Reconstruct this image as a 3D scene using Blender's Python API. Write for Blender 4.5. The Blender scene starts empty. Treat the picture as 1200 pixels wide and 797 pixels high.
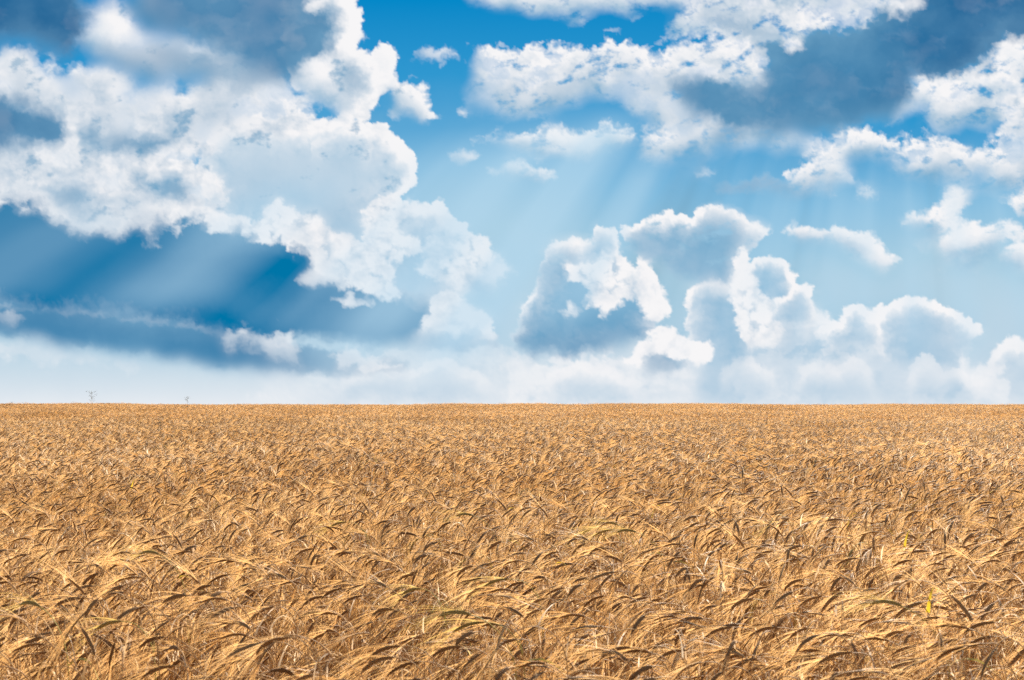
import bpy, math, random
import numpy as np
from mathutils import Vector
# ---- chart: a gnomonic map of the sky facing the field, 1 unit = 1/1287 of the tangent ----
X0,X1,Y0,Y1=-330.,1530.,-150.,486.
def hash2(ix,iy,s):
    h=(ix.astype(np.int64)*374761393+iy.astype(np.int64)*668265263+s*974711)&0xffffffff
    h=((h^(h>>13))*1274126177)&0xffffffff
    h=(h^(h>>16))&0xffffffff
    h=(h*2246822519)&0xffffffff
    h=h^(h>>15)
    return h
def gnoise(x,y,s):
    xi=np.floor(x);yi=np.floor(y);fx=(x-xi).astype(np.float32);fy=(y-yi).astype(np.float32)
    xi=xi.astype(np.int64);yi=yi.astype(np.int64)
    ux=fx*fx*fx*(fx*(fx*6-15)+10);uy=fy*fy*fy*(fy*(fy*6-15)+10)
    # lattice gradients through a small table
    bx=int(xi.min());by=int(yi.min());nx=int(xi.max())-bx+2;ny=int(yi.max())-by+2
    gx,gy=np.meshgrid(np.arange(nx)+bx,np.arange(ny)+by)
    a=(hash2(gx,gy,s)/4294967296.0*2*np.pi)
    ga=np.cos(a).astype(np.float32);gb=np.sin(a).astype(np.float32)
    i=xi-bx;j=yi-by
    def d(dx,dy): return ga[j+dy,i+dx]*(fx-dx)+gb[j+dy,i+dx]*(fy-dy)
    a0=d(0,0);a1=d(1,0);b0=d(0,1);b1=d(1,1)
    t=a0+(a1-a0)*ux;b=b0+(b1-b0)*ux
    return (t+(b-t)*uy)*1.5
def fbm(x,y,size,octv,s,gain=0.5):
    r=0;a=1;t=0;f=1/size
    for o in range(octv):
        r=r+a*gnoise(x*f+13.7*o,y*f-7.3*o,s+o);t+=a;a*=gain;f*=2.03
    return r/t*1.6
def worley(x,y,s):
    xi=np.floor(x).astype(np.int64);yi=np.floor(y).astype(np.int64)
    bx=int(xi.min())-1;by=int(yi.min())-1;nx=int(xi.max())-bx+3;ny=int(yi.max())-by+3
    gx,gy=np.meshgrid(np.arange(nx)+bx,np.arange(ny)+by)
    px=(gx+hash2(gx,gy,s)/4294967296.0).astype(np.float32);py=(gy+hash2(gx,gy,s+77)/4294967296.0).astype(np.float32)
    i=xi-bx;j=yi-by;m=np.full(x.shape,9.,np.float32)
    for dx in(-1,0,1):
        for dy in(-1,0,1):
            q=(px[j+dy,i+dx]-x)**2+(py[j+dy,i+dx]-y)**2
            m=np.minimum(m,q)
    return m          # squared distance
def puffs(x,y,size,octv,s,gain=0.5):
    "cauliflower heights, about -1..1"
    r=0;a=1;t=0;f=1/size
    for o in range(octv):
        r=r+a*(1-1.9*np.minimum(worley(x*f+3.1*o,y*f+9.2*o,s+o),1.));t+=a;a*=gain;f*=2.1
    return r/t
def sdf(poly,x,y):
    p=np.array(poly,np.float32);d=np.full(x.shape,1e12,np.float32);ins=np.zeros(x.shape,bool)
    n=len(p)
    for i in range(n):
        a=p[i];b=p[(i+1)%n];e=b-a
        wx=x-a[0];wy=y-a[1]
        t=np.clip((wx*e[0]+wy*e[1])/(e@e+1e-9),0,1)
        d=np.minimum(d,(wx-t*e[0])**2+(wy-t*e[1])**2)
        if a[1]!=b[1]:
            c=((y>=a[1])!=(y>=b[1]))&(wx<e[0]*wy/e[1])
            ins^=c
    d=np.sqrt(d)
    return np.where(ins,d,-d)
CS=4.0
_cx=np.arange(X0-60,X1+60,CS,dtype=np.float32);_cy=np.arange(Y0-60,Y1+60,CS,dtype=np.float32)
_CX,_CY=np.meshgrid(_cx,_cy)
def samp(F,x,y,x0,y0,st):
    u=np.clip((x-x0)/st,0,F.shape[1]-1.001);v=np.clip((y-y0)/st,0,F.shape[0]-1.001)
    i=u.astype(np.int32);j=v.astype(np.int32);u=(u-i).astype(np.float32);v=(v-j).astype(np.float32)
    return (F[j,i]*(1-u)+F[j,i+1]*u)*(1-v)+(F[j+1,i]*(1-u)+F[j+1,i+1]*u)*v
def sstep(a,b,x):
    t=np.clip((x-a)/(b-a),0,1);return t*t*(3-2*t)
SUN=(1050.,-340.)
class Sky:
    def __init__(s,st=1.2):
        s.st=st
        s.gx=np.arange(X0,X1,st,dtype=np.float32);s.gy=np.arange(Y0,Y1,st,dtype=np.float32)
        s.x,s.y=np.meshgrid(s.gx,s.gy)
        x,y=s.x,s.y
        s.C=np.zeros(x.shape+(4,),np.float32)        # lit, pale shade, blue shade, slate shade
        # shared noises
        s.w1=(fbm(x,y,46,4,11),fbm(x,y,46,4,23))
        s.w2=(fbm(x,y,14,3,31),fbm(x,y,14,3,43))
        s.pf=puffs(x,y,30,4,5,.55)
        s.pb=puffs(x,y+1000,62,4,15,.5)
        s.n1=fbm(x,y*1.25,60,6,51,.55);s.n4=fbm(x,y*1.5,150,2,81,.4);s.pc=puffs(x+500,y,17,3,25,.55)
        s.n2=fbm(x,y*1.6,26,5,61,.6)
        s.n3=fbm(x,y*1.4,110,5,71,.5)
        dx=SUN[0]-x;dy=SUN[1]-y;r=np.hypot(dx,dy);s.dx=dx/r;s.dy=dy/r
    def over(s,lit,pale,deep,a,aa=1):
        C=s.C;k=(1-a)[...,None];C*=k
        C[...,0]+=a*lit;C[...,1]+=a*pale;C[...,2]+=a*deep
    def win(s,poly,pad):
        p=np.array(poly);a,b=p.min(0)-pad,p.max(0)+pad
        i0=max(0,int((a[0]-X0)/s.st));i1=min(s.x.shape[1],int((b[0]-X0)/s.st)+2)
        j0=max(0,int((a[1]-Y0)/s.st));j1=min(s.x.shape[0],int((b[1]-Y0)/s.st)+2)
        return slice(j0,j1),slice(i0,i1)
    def field(s,poly,W,warp,fine):
        x=s.x[W];y=s.y[W]
        # sdf on a coarse raster, read back through a warp
        x0=x.min()-40;y0=y.min()-40
        CX,CY=np.meshgrid(np.arange(x0,x.max()+44,CS),np.arange(y0,y.max()+44,CS))
        F=sdf(poly,CX.astype(np.float32),CY.astype(np.float32))
        return samp(F,x+warp*s.w1[0][W]+fine*s.w2[0][W],y+warp*s.w1[1][W]+fine*s.w2[1][W],x0,y0,CS)
    def march(s,T,W,steps,step):
        "optical depth of this cloud on the way to the sun"
        acc=0;n=len(steps)
        H,Wd=T.shape
        jj,ii=np.mgrid[0:H,0:Wd]
        dx=s.dx[W];dy=s.dy[W]
        for k in steps:
            u=ii+dx*k*step/s.st;v=jj+dy*k*step/s.st
            ok=(u>=0)&(u<Wd-1)&(v>=0)&(v<H-1)
            i=np.clip(u,0,Wd-1).astype(np.int32);j=np.clip(v,0,H-1).astype(np.int32)
            acc=acc+np.where(ok,T[j,i],0)
        return acc/n
    def cumulus(s,poly,tone=.25,deep=0.,rim=14.,puff=8.,warp=7.,fine=3.,soft=2.2,op=1.,lit=1.,big=.5,base=None,flat=None):
        """a heap cloud: tone = how much light gets through its body, deep = how blue its shade,
        rim = width of the sunlit fringe, base=(y, h): edge goes soft near the base"""
        W=s.win(poly,40)
        f=s.field(poly,W,warp,fine)
        pf=s.pf[W]*(1-big)+s.pb[W]*big
        h=f+puff*(pf-.15)+puff*.38*(s.pc[W]-.1)+1.2*s.w2[0][W]
        sf=soft
        if base is not None:
            t=sstep(base[0]-base[1],base[0],s.y[W]);sf=soft+t*base[2]
            h=h*(1-t)+t*(f+4*s.n2[W])
        a=sstep(-sf,sf*1.3,h)*op
        T=np.clip(h,0,60)/60.
        m=s.march(np.clip((h+2)/rim,0,1),W,(1,2,3,4.5,6),rim*.36)
        d=np.clip(h/rim,0,9)
        L=1.35*np.exp(-.95*d*(1-.45*np.clip(pf+.5*s.pc[W],-1,1))-.9*m)      # thin fringe, lit from behind
        gy,gx=np.gradient(f+puff*1.1*(s.pb[W]*.6+s.pf[W]*.4))
        sl=-(gx*s.dx[W]+gy*s.dy[W])/s.st
        L=np.clip(L,0,1.05)+tone+.10*np.exp(-.35*d)*np.clip(s.pc[W]+.6*pf,-1,.6)+np.clip(sl,-1,1.2)*.09*np.exp(-.5*d)+(.05*s.n3[W]+.04*s.n1[W])*(tone>0)
        L=np.clip(L*lit,0,1)
        if base is not None: L=L*(1-base[3]*t) if len(base)>3 else L*(1-.45*t)
        dp=np.clip(deep*(1+.35*s.n3[W]) if np.isscalar(deep) else deep[W]*(1+.22*s.n4[W]),0,1)
        s.overW(W,L,(1-L)*(1-dp),(1-L)*dp,a)
    def fleece(s,poly,lit=.92,mott=.35,rag=16.,warp=12.,fine=6.,soft=6.,op=1.,deep=.15,edge=18.,cre=0.,thin=0.):
        "a ragged white patch: thin edges bright, thicker middles mottled"
        W=s.win(poly,50)
        f=s.field(poly,W,warp,fine)
        h=f+rag*(.55*s.n1[W]+.65*s.n2[W])+2.5*s.pf[W]
        h=h+cre*12*(s.pc[W]*.5+s.pf[W]*.5)
        a=sstep(-soft,soft*1.4,h)*op
        if thin: a=a*(1-thin*sstep(-.1,.55,-s.n1[W]-.5*s.n2[W])*np.exp(-np.clip(h,0,99)/40))
        d=np.clip(h/edge,0,3)
        m=s.march(np.clip(h/edge,0,1.5),W,(1,2,3,4),edge*.4)
        gy,gx=np.gradient(f+6*s.pb[W]+9*s.n1[W])
        sl=-(gx*s.dx[W]+gy*s.dy[W])/s.st
        thick=np.clip(1-np.exp(-d*.8),0,1)
        L=lit-mott*thick*np.clip(.22+.75*s.n1[W]+.55*s.n3[W]+.22*s.n2[W],-.15,1)-mott*.18*m*thick+.05*np.clip(sl,-1.,1.)
        if cre: L=L-cre*sstep(.62,.05,.6*s.pc[W]+.4*s.pf[W]+.25*s.n2[W]+.35*s.n1[W])*np.clip(h/8,0,1)*(.35+.65*np.clip(h/22,0,1))
        L=np.clip(L,0,1)
        s.overW(W,L,(1-L)*(1-deep),0,a,(1-L)*deep)
    def murk(s,poly,lit=.1,deep=.8,soft=30.,op=1.,warp=18.,nz=18.,var=.25,slate=1.,grow=0.):
        "a thick shadowed mass with soft borders"
        W=s.win(poly,soft*1.5+40)
        f=s.field(poly,W,warp,warp*.3)
        h=f+grow+nz*(s.n1[W]*.8+.5*s.n3[W])
        a=sstep(-soft,soft,h)*(op if np.isscalar(op) else op[W])
        L=np.clip(lit+var*.5*s.n3[W]+var*.35*s.n1[W]+ .25*var*s.n2[W]+np.exp(-np.clip(h,0,99)/soft)*.1,0,1)
        deep=deep if np.isscalar(deep) else deep[W]
        dp=np.clip(deep*(1-.35*np.exp(-np.clip(h,0,99)/(soft*1.2)))+.15*s.n3[W],0,1)
        sl=slate if np.isscalar(slate) else slate[W]
        s.overW(W,L,(1-L)*(1-dp),(1-L)*dp*(1-sl),a,(1-L)*dp*sl)
    def overW(s,W,l,p,d,a,q=0):
        C=s.C[W];C*=(1-a)[...,None]
        C[...,0]+=a*l;C[...,1]+=a*p;C[...,2]+=a*d;C[...,3]+=a*q
    def blur(s,A,r):
        "three box passes"
        n=max(1,int(r/s.st))
        for ax in(0,1):
            for _ in range(3):
                P=np.pad(A,[(n+1,n) if i==ax else (0,0) for i in range(A.ndim)],mode='edge')
                Q=np.cumsum(P,axis=ax,dtype=np.float64)
                A=((np.take(Q,np.arange(2*n+1,Q.shape[ax]),axis=ax)-np.take(Q,np.arange(0,Q.shape[ax]-2*n-1),axis=ax))/(2*n+1)).astype(np.float32)
        return A
    def weather(s):
        "wind frays every edge, and the bright parts are lumpy rather than plain"
        x,y=s.x,s.y
        a=.55+.45*sstep(-.3,.5,s.n3)
        wx=5.5*fbm(x,y,26,5,101,.6)*a+2.2*fbm(x,y,7,3,111,.6);wy=5.0*fbm(x,y,24,5,121,.6)*a+2.0*fbm(x,y,7,3,131,.6)
        far=np.clip((476-y)/60,.15,1)
        C=np.stack([samp(s.C[...,i],x+wx*far,y+wy*far,X0,Y0,s.st) for i in range(4)],-1)
        tot=s.blur(C.sum(-1),9.)
        gy,gx=np.gradient(tot);g=(gx*s.dx+gy*s.dy)/s.st
        under=s.blur(sstep(.001,.016,g),5.)                      # edges turned away from the sun
        B=s.blur(C,7.)
        soft=np.clip(sstep(470,250,x)*sstep(330,180,y)*.25+.8*under+.5*sstep(-.05,.35,s.n3)+.08,0,.92)[...,None]
        C=C*(1-soft)+B*soft
        t=C[...,0]*under*np.clip(.5+.5*s.n1,.2,.8)
        C[...,0]-=t;C[...,1]+=t*.85;C[...,2]+=t*.15
        # wind-torn holes in the high fleece
        q=.26*x+.97*y;p=.97*x-.26*y
        h=.6*fbm(p*.55,q,17,5,141,.62)+.45*s.n2+.35*s.n1
        h=sstep(-.02,.75,h)*sstep(505,580,x)*sstep(345,270,y)*np.clip(1.05-sstep(.25,.6,s.blur(C[...,2]+C[...,3],12.)*1.3),0,1)
        C=C*(1-.66*h)[...,None]
        h=sstep(.25,.7,.7*fbm(p*.7,q,22,5,151,.6)+.5*s.n1)*sstep(540,470,x)*sstep(300,230,y)*(1-sstep(.15,.4,s.blur(C[...,3],12.)))
        t=C[...,0]*h*.45;C[...,0]-=t;C[...,1]+=t*.7;C[...,3]+=t*.3
        # thin milky veil round the clouds
        v=s.blur(C.sum(-1),30.)*np.clip(.55+.9*s.n1+.5*s.n3,0,1.3)*.34*np.clip(1-C.sum(-1),0,1)*sstep(40,170,y)
        C[...,0]+=v*.35;C[...,1]+=v*.65
        wide=s.blur(C[...,0],26.)
        lump=np.clip(.34+.9*s.n1+.55*s.n2+.5*(.5-s.pc)+.5*(.45-s.pf),0,1)*sstep(.35,.85,wide)
        lump=lump*(.15+.85*sstep(460,390,y))*(1-.6*sstep(70,40,np.hypot((x-350)/1.6,y-210)))*(.36+.2*sstep(420,250,x)*sstep(330,200,y))
        t=C[...,0]*lump
        C[...,0]-=t;C[...,1]+=t*.75;C[...,3]+=t*.25
        sh=(.12+.88*sstep(455,370,y))[...,None];C=C+sh*(.42*(C-s.blur(C,16.))+.2*(C-s.blur(C,4.)))
        C=np.clip(C,0,1);tot=C.sum(-1,keepdims=True);s.C=C/np.maximum(tot,1)
def lin(r,g,b):
    c=np.array([r,g,b])/255.;return np.where(c<.04045,c/12.92,((c+.055)/1.055)**2.4).astype(np.float32)
def build(s):
    x,y=s.x,s.y
    # low white haze by the horizon
    v=np.exp(-np.clip(474-y,0,999)/38.)
    s.over(.72*np.ones_like(x),.28*np.ones_like(x),0*x,np.clip(v*.9*(.8+.2*sstep(150,450,x)),0,1))
    v=sstep(230,470,y)*.5*(.35+.65*sstep(330,700,x))
    s.over(.45+0*x,.55+0*x,0*x,v)
    v=np.exp(-np.clip(474-y,0,999)/16.)*.6
    s.over(.92+0*x,.08+0*x,0*x,v)
    # far heaps at the horizon
    s.fleece([(300,478),(300,444),(340,432),(380,434),(420,428),(450,410),(500,402),(545,398),(590,412),(640,418),(700,420),(760,412),(830,430),(880,436),(960,460),(960,480)],lit=.9,mott=.4,op=.45,deep=.0,rag=14)
    s.fleece([(590,478),(600,430),(650,425),(700,418),(790,425),(815,445),(800,476)],lit=1,mott=.3,op=.5,deep=0,rag=15,soft=5,cre=.3)
    s.cumulus([(1140,478),(1150,440),(1160,425),(1172,412),(1178,405),(1195,403),(1215,398),(1260,410),(1300,430),(1320,478)],tone=.35,rim=12,op=.8)
    s.cumulus([(822,474),(806,420),(812,385),(812,345),(830,332),(866,325),(878,305),(900,301),(918,312),(925,328),(920,340),(930,338),(946,346),(947,360),(944,368),(962,372),(978,382),(985,370),(998,358),(1006,362),(1022,374),(1050,358),(1085,353),(1110,362),(1130,372),(1139,384),(1130,395),(1120,408),(1128,430),(1142,446),(1158,474)],tone=.18,deep=0,rim=10,op=.85,base=(470,50,14))
    s.fleece([(862,472),(870,432),(902,412),(930,430),(985,420),(1020,408),(1055,404),(1072,430),(1100,450),(1120,474)],lit=1,mott=.3,op=.5,deep=0,rag=17,soft=5,cre=.3)
    s.fleece([(872,382),(885,360),(905,350),(930,352),(960,372),(985,380),(1020,372),(1036,385),(1024,402),(990,408),(950,398),(900,405)],lit=1,mott=.3,op=.5,deep=0,rag=14,soft=4,cre=.3)
    s.fleece([(1118,430),(1125,405),(1140,425),(1160,430),(1180,440),(1175,474),(1120,474)],lit=1,mott=.2,op=.6,deep=0,rag=10,soft=4)
    s.cumulus([(640,478),(650,442),(680,426),(715,430),(742,448),(765,478)],tone=.4,rim=10,op=.55,base=(474,36,12))
    s.cumulus([(392,474),(405,446),(440,432),(480,440),(520,424),(562,440),(585,474)],tone=.4,rim=10,op=.5,base=(470,30,12))
    s.cumulus([(1026,392),(1030,374),(1046,360),(1070,353),(1100,356),(1128,370),(1141,386),(1127,400),(1123,426),(1100,440),(1060,440),(1035,420)],tone=.22,rim=11,op=.8,base=(440,50,12))
    s.cumulus([(958,392),(980,376),(988,364),(1000,357),(1014,366),(1028,380),(1022,402),(985,408)],tone=.3,rim=9,op=.8,base=(408,20,9))
    s.cumulus([(928,476),(938,442),(958,426),(984,434),(1002,420),(1018,438),(1034,476)],tone=.35,rim=10,op=.6,base=(472,36,12))
    s.cumulus([(1056,476),(1066,442),(1086,424),(1102,438),(1124,428),(1142,452),(1156,476)],tone=.4,rim=10,op=.6,base=(472,36,12))
    s.cumulus([(836,474),(846,436),(866,418),(886,424),(906,440),(916,474)],tone=.4,rim=10,op=.55,base=(472,36,12))
    s.cumulus([(870,350),(877,320),(886,304),(900,300),(915,309),(925,326),(922,343),(908,352),(890,356)],tone=.1,rim=8,op=.9,base=(356,22,7))
    s.cumulus([(911,374),(915,353),(930,340),(946,347),(949,362),(941,378),(924,384)],tone=.15,rim=7,op=.9,base=(384,18,7))
    # tower D
    s.cumulus([(808,380),(814,345),(826,334),(850,330),(868,338),(884,400),(878,425),(850,428),(820,405)],tone=.15,deep=.05,rim=10,op=.8,base=(430,30,14))
    s.fleece([(858,345),(868,330),(885,332),(900,350),(896,372),(915,385),(905,405),(880,400),(868,385)],lit=1.,mott=.15,rag=8,soft=3,warp=6,fine=3,op=.9,cre=.6)
    s.cumulus([(728,263),(740,269),(760,262),(775,263),(780,251),(795,249),(806,258),(820,243),(836,245),(851,241),(862,254),(880,262),(903,268),(886,279),(873,286),(871,302),(862,318),(866,338),(850,334),(836,330),(820,336),(802,326),(790,316),(785,304),(760,299),(745,286),(740,276)],tone=-.03,deep=.14,rim=11,puff=7,base=(334,26,7))
    s.fleece([(868,290),(876,300),(872,316),(880,330),(890,350),(880,352),(862,340),(858,325),(864,305)],lit=1.,mott=.1,rag=7,soft=3,warp=5,fine=3)
    # heap B
    s.cumulus([(604,392),(613,384),(616,365),(630,345),(637,325),(640,300),(652,286),(665,282),(679,279),(690,291),(697,281),(705,270),(717,275),(720,296),(735,310),(745,320),(752,303),(765,318),(771,340),(772,352),(783,365),(770,373),(757,377),(768,391),(755,402),(740,404),(720,408),(690,414),(660,417),(625,414),(608,404)],tone=-.03,deep=np.clip(.08+.4*sstep(340,405,y),0,1),rim=11,puff=7,base=(412,40,9))
    s.fleece([(664,313),(680,303),(700,306),(722,302),(742,322),(744,336),(724,348),(716,358),(704,364),(694,356),(686,342),(672,330)],lit=1,mott=.25,rag=10,soft=6,warp=7,fine=4,edge=14,cre=.65)
    s.fleece([(752,312),(764,322),(770,344),(783,364),(768,374),(756,372),(752,350),(748,330)],lit=1,mott=.2,rag=7,soft=3,warp=5,fine=3)
    s.fleece([(652,364),(664,358),(682,362),(676,370),(660,370)],lit=1,mott=.1,rag=6,soft=4,op=.7,warp=4,fine=3)
    s.murk([(752,412),(775,404),(800,412),(802,430),(780,440),(758,434)],lit=.2,deep=.45,soft=9,op=.75,warp=6,nz=5)
    s.cumulus([(735,422),(752,408),(765,400),(776,391),(790,388),(803,400),(815,406),(830,402),(833,418),(812,424),(798,414),(782,410),(764,412),(750,424)],tone=.7,rim=12,puff=6,deep=0)
    # pale heap L
    s.cumulus([(235,212),(240,176),(256,150),(280,142),(310,142),(330,148),(370,146),(390,142),(406,139),(420,148),(431,152),(446,152),(456,162),(466,168),(479,178),(487,187),(489,201),(484,211),(470,222),(461,236),(448,252),(436,285),(400,300),(330,300),(270,280),(245,245)],tone=.30,deep=.0,rim=14,puff=7,base=(285,60,20))
    s.cumulus([(372,168),(392,160),(412,158),(428,166),(438,176),(430,184),(436,200),(400,210),(372,195)],tone=.3,rim=8,op=.5,base=(205,30,10))
    # G, right heap
    s.cumulus([(424,300),(434,268),(446,250),(455,240),(462,226),(471,236),(481,235),(491,238),(505,241),(511,238),(520,250),(530,261),(541,268),(550,278),(565,283),(572,290),(575,302),(585,308),(593,317),(580,325),(570,336),(555,339),(538,350),(500,370),(440,370)],tone=.3,deep=.1,rim=14,puff=7,base=(372,50,16))
    s.fleece([(498,300),(505,282),(520,268),(540,272),(560,284),(576,302),(590,316),(574,328),(552,338),(528,332),(510,318),(492,314)],lit=1,mott=.25,rag=10,soft=6,warp=7,fine=4,edge=14,cre=.65)
    s.fleece([(424,262),(436,254),(452,240),(462,228),(472,238),(468,262),(472,280),(488,290),(470,300),(448,302),(450,320),(436,318),(430,296),(442,286),(444,268),(432,270)],lit=1,mott=.22,rag=9,soft=4,warp=6,fine=4,edge=14,cre=.6)
    s.murk([(-330,320),(0,340),(60,345),(130,352),(220,366),(300,380),(345,402),(420,414),(480,424),(476,438),(400,440),(340,436),(282,431),(230,424),(170,414),(110,406),(60,400),(0,392),(-330,380)],lit=-.12,deep=.74,soft=5,op=.95*(1-.75*sstep(280,480,x)),warp=5,nz=5,var=.15,slate=.3)
    s.fleece([(-330,350),(0,358),(60,362),(130,368),(180,374),(230,381),(270,387),(268,392),(220,384),(130,370),(60,365),(0,364),(-330,356)],lit=.8,mott=.3,rag=7,soft=4,op=.2,warp=4,fine=3)
    # E, the long blue underside, with its lit crest F
    d=np.clip(.78+.25*sstep(420,120,x+0*y)*1-.9*sstep(250,560,x)*sstep(420,250,y),0.05,1)
    s.cumulus([(-330,180),(0,196),(100,222),(180,236),(236,244),(262,257),(300,262),(311,250),(325,238),(341,254),(365,256),(381,268),(401,278),(420,290),(426,302),(441,306),(451,320),(458,336),(500,352),(540,362),(578,392),(580,403),(540,407),(470,402),(400,400),(330,396),(290,389),(220,379),(150,369),(60,361),(0,351),(-330,335)],tone=-.3,deep=np.clip(.92-.55*sstep(300,530,x)+.30*sstep(270,360,y)*sstep(640,300,x)-.45*sstep(320,245,y)*sstep(120,330,x),0,1),rim=16,puff=7,soft=2.5,base=(412,150,6,.9))
    s.fleece([(290,270),(310,252),(325,240),(341,256),(365,258),(400,280),(424,296),(450,322),(458,340),(440,345),(420,338),(396,322),(372,312),(352,292),(330,276),(306,276)],lit=1,mott=.25,rag=8,soft=6,warp=7,fine=4,edge=20,cre=.6)
    s.fleece([(350,324),(370,318),(392,326),(380,332),(356,332)],lit=1,mott=.1,rag=5,soft=5,op=.75,warp=5,fine=3)
    s.fleece([(388,350),(408,346),(424,352),(436,356),(412,359)],lit=1,mott=.1,rag=4,soft=4,op=.7,warp=5,fine=3)
    s.cumulus([(480,400),(492,385),(498,376),(511,371),(508,356),(520,347),(535,348),(545,358),(558,366),(570,375),(579,390),(582,404),(550,409),(516,408)],tone=.3,deep=.25,rim=13,puff=6,base=(410,28,6))
    s.fleece([(498,378),(512,370),(510,356),(522,348),(538,350),(556,366),(566,378),(550,388),(536,394),(520,384)],lit=1,mott=.2,rag=7,soft=4,warp=5,fine=3)
    # K, second blue bar
    s.fleece([(268,396),(300,393),(334,396),(345,408),(340,420),(322,416),(298,408)],lit=.92,mott=.5,rag=13,soft=9,op=.62,warp=9,fine=6,cre=.4)
    s.fleece([(390,418),(410,408),(428,412),(446,424),(470,430),(440,434),(400,430)],lit=1,mott=.2,rag=8,soft=4,op=.6,warp=8,fine=5)
    s.fleece([(-20,362),(10,368),(30,372),(24,376),(-10,374)],lit=.9,mott=.4,rag=10,soft=6,op=.4,warp=4,fine=3)
    s.fleece([(-300,396),(0,396),(40,398),(90,408),(150,424),(60,424),(0,420),(-300,420)],lit=.95,mott=.2,rag=7,soft=8,op=.4,deep=0)
    # M, white bank on the left
    s.fleece([(-330,80),(0,70),(8,62),(20,68),(28,60),(38,68),(33,80),(46,86),(52,75),(66,73),(76,82),(90,78),(96,72),(134,72),(140,85),(150,96),(156,110),(166,108),(176,100),(196,105),(216,108),(240,90),(285,75),(320,84),(346,95),(362,122),(372,136),(358,150),(330,158),(300,152),(266,162),(256,178),(238,178),(232,196),(258,206),(264,240),(244,232),(250,244),(216,256),(210,272),(192,262),(178,282),(160,262),(146,270),(120,271),(90,268),(60,255),(30,246),(0,240),(-330,225)],lit=.90,mott=.62,rag=12,soft=8,warp=8,fine=6,edge=26,deep=.3,thin=.4,cre=.15)
    s.murk([(-330,105),(0,108),(40,118),(74,138),(78,160),(70,178),(0,176),(-330,180)],lit=.03,deep=.8,soft=13,op=.95,warp=8,nz=10,slate=.75)
    s.murk([(86,158),(105,154),(118,160),(108,168),(90,168)],lit=.08,deep=.5,soft=8,op=.9,warp=6,nz=8)
    s.murk([(128,164),(165,158),(204,162),(200,176),(160,180),(132,176)],lit=.08,deep=.5,soft=9,op=.92,warp=6,nz=8)
    s.murk([(56,222),(88,212),(112,226),(104,244),(72,242)],lit=.15,deep=.35,soft=12,op=.9,warp=6,nz=8)
    s.murk([(172,216),(196,206),(226,214),(222,232),(190,236)],lit=.15,deep=.4,soft=10,op=.92,warp=6,nz=8)
    s.murk([(130,124),(165,122),(180,134),(150,142)],lit=.5,deep=.3,soft=12,op=.5,warp=6,nz=8)
    s.fleece([(232,252),(250,250),(272,264),(256,270)],lit=.95,mott=.1,rag=8,soft=4,op=.8,warp=5,fine=3)
    # O, the dark roof of cloud above it
    s.murk([(100,40),(170,52),(250,50),(300,70),(330,100),(300,104),(240,100),(200,98),(160,84),(110,72)],lit=.20,deep=.5,soft=16,op=.95,warp=8,nz=10)
    s.fleece([(100,12),(130,2),(150,14),(178,40),(168,52),(130,58),(108,50)],lit=.95,mott=.15,rag=6,soft=18,warp=8,fine=2,edge=30)
    s.fleece([(180,38),(230,52),(250,62),(220,66),(190,52)],lit=.85,mott=.2,rag=6,soft=14,op=.7,warp=8,fine=2)
    s.cumulus([(330,-160),(416,-160),(416,8),(422,24),(421,45),(412,58),(426,62),(436,70),(441,59),(455,57),(462,70),(456,82),(463,90),(452,104),(440,108),(436,126),(425,139),(404,138),(398,120),(372,112),(350,96),(335,60)],tone=.34,deep=.3,rim=22,puff=8,soft=3,big=.3)
    s.murk([(150,-160),(375,-160),(378,10),(392,28),(384,52),(360,82),(325,92),(288,74),(250,52),(205,36),(165,16)],lit=.03,deep=.74,soft=17,op=.95,warp=10,nz=10,var=.22,slate=.8,grow=6)
    s.murk([(390,72),(412,70),(430,84),(432,104),(408,108),(394,92)],lit=.3,deep=.38,soft=12,op=.8,warp=6,nz=6)
    s.fleece([(362,0),(376,-6),(384,4),(370,12),(362,8)],lit=1,mott=.1,rag=5,soft=6,op=.8,warp=5,fine=3)
    s.fleece([(366,70),(388,66),(392,90),(380,102),(362,96),(356,82)],lit=.95,mott=.1,rag=6,soft=9,op=.85,warp=6,fine=2)
    s.murk([(-330,-160),(86,-160),(98,0),(96,40),(86,62),(56,62),(30,52),(0,48),(-330,60)],lit=.0,deep=1.05,soft=17,op=.98,warp=8,nz=10,var=.2)
    s.fleece([(458,94),(476,97),(486,98),(498,105),(500,116),(509,126),(510,138),(494,140),(486,128),(470,128),(462,140),(458,118)],lit=.95,mott=.3,rag=9,soft=6,warp=6,fine=5)
    # right-hand fleece
    s.fleece([(545,72),(556,58),(576,55),(590,63),(612,60),(646,54),(672,52),(692,62),(706,54),(760,55),(796,53),(822,48),(842,42),(836,38),(800,40),(776,41),(796,28),(806,12),(800,-40),(1095,-60),(1060,14),(1000,36),(950,30),(905,50),(906,100),(900,165),(880,170),(858,165),(846,160),(830,172),(800,176),(770,187),(752,183),(757,165),(782,156),(760,145),(744,130),(730,124),(724,108),(705,108),(690,116),(664,122),(630,126),(600,131),(570,132),(545,126),(566,110),(552,96),(562,86)],lit=.97,mott=.75,rag=11,soft=6,warp=8,fine=6,edge=22,deep=.25,thin=.5,cre=.15)
    s.murk([(646,96),(672,88),(680,104),(660,114),(636,108)],lit=.4,deep=.3,soft=9,op=.7,warp=6,nz=8)
    s.fleece([(540,-30),(556,2),(600,9),(625,15),(640,20),(655,14),(666,18),(676,10),(700,14),(706,8),(735,15),(742,0),(800,12),(810,-30)],lit=.96,mott=.4,rag=12,soft=6,warp=8,fine=5)
    s.fleece([(664,30),(678,20),(686,18),(682,27)],lit=.95,mott=.2,rag=5,soft=4,op=.9,warp=4,fine=3)
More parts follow.
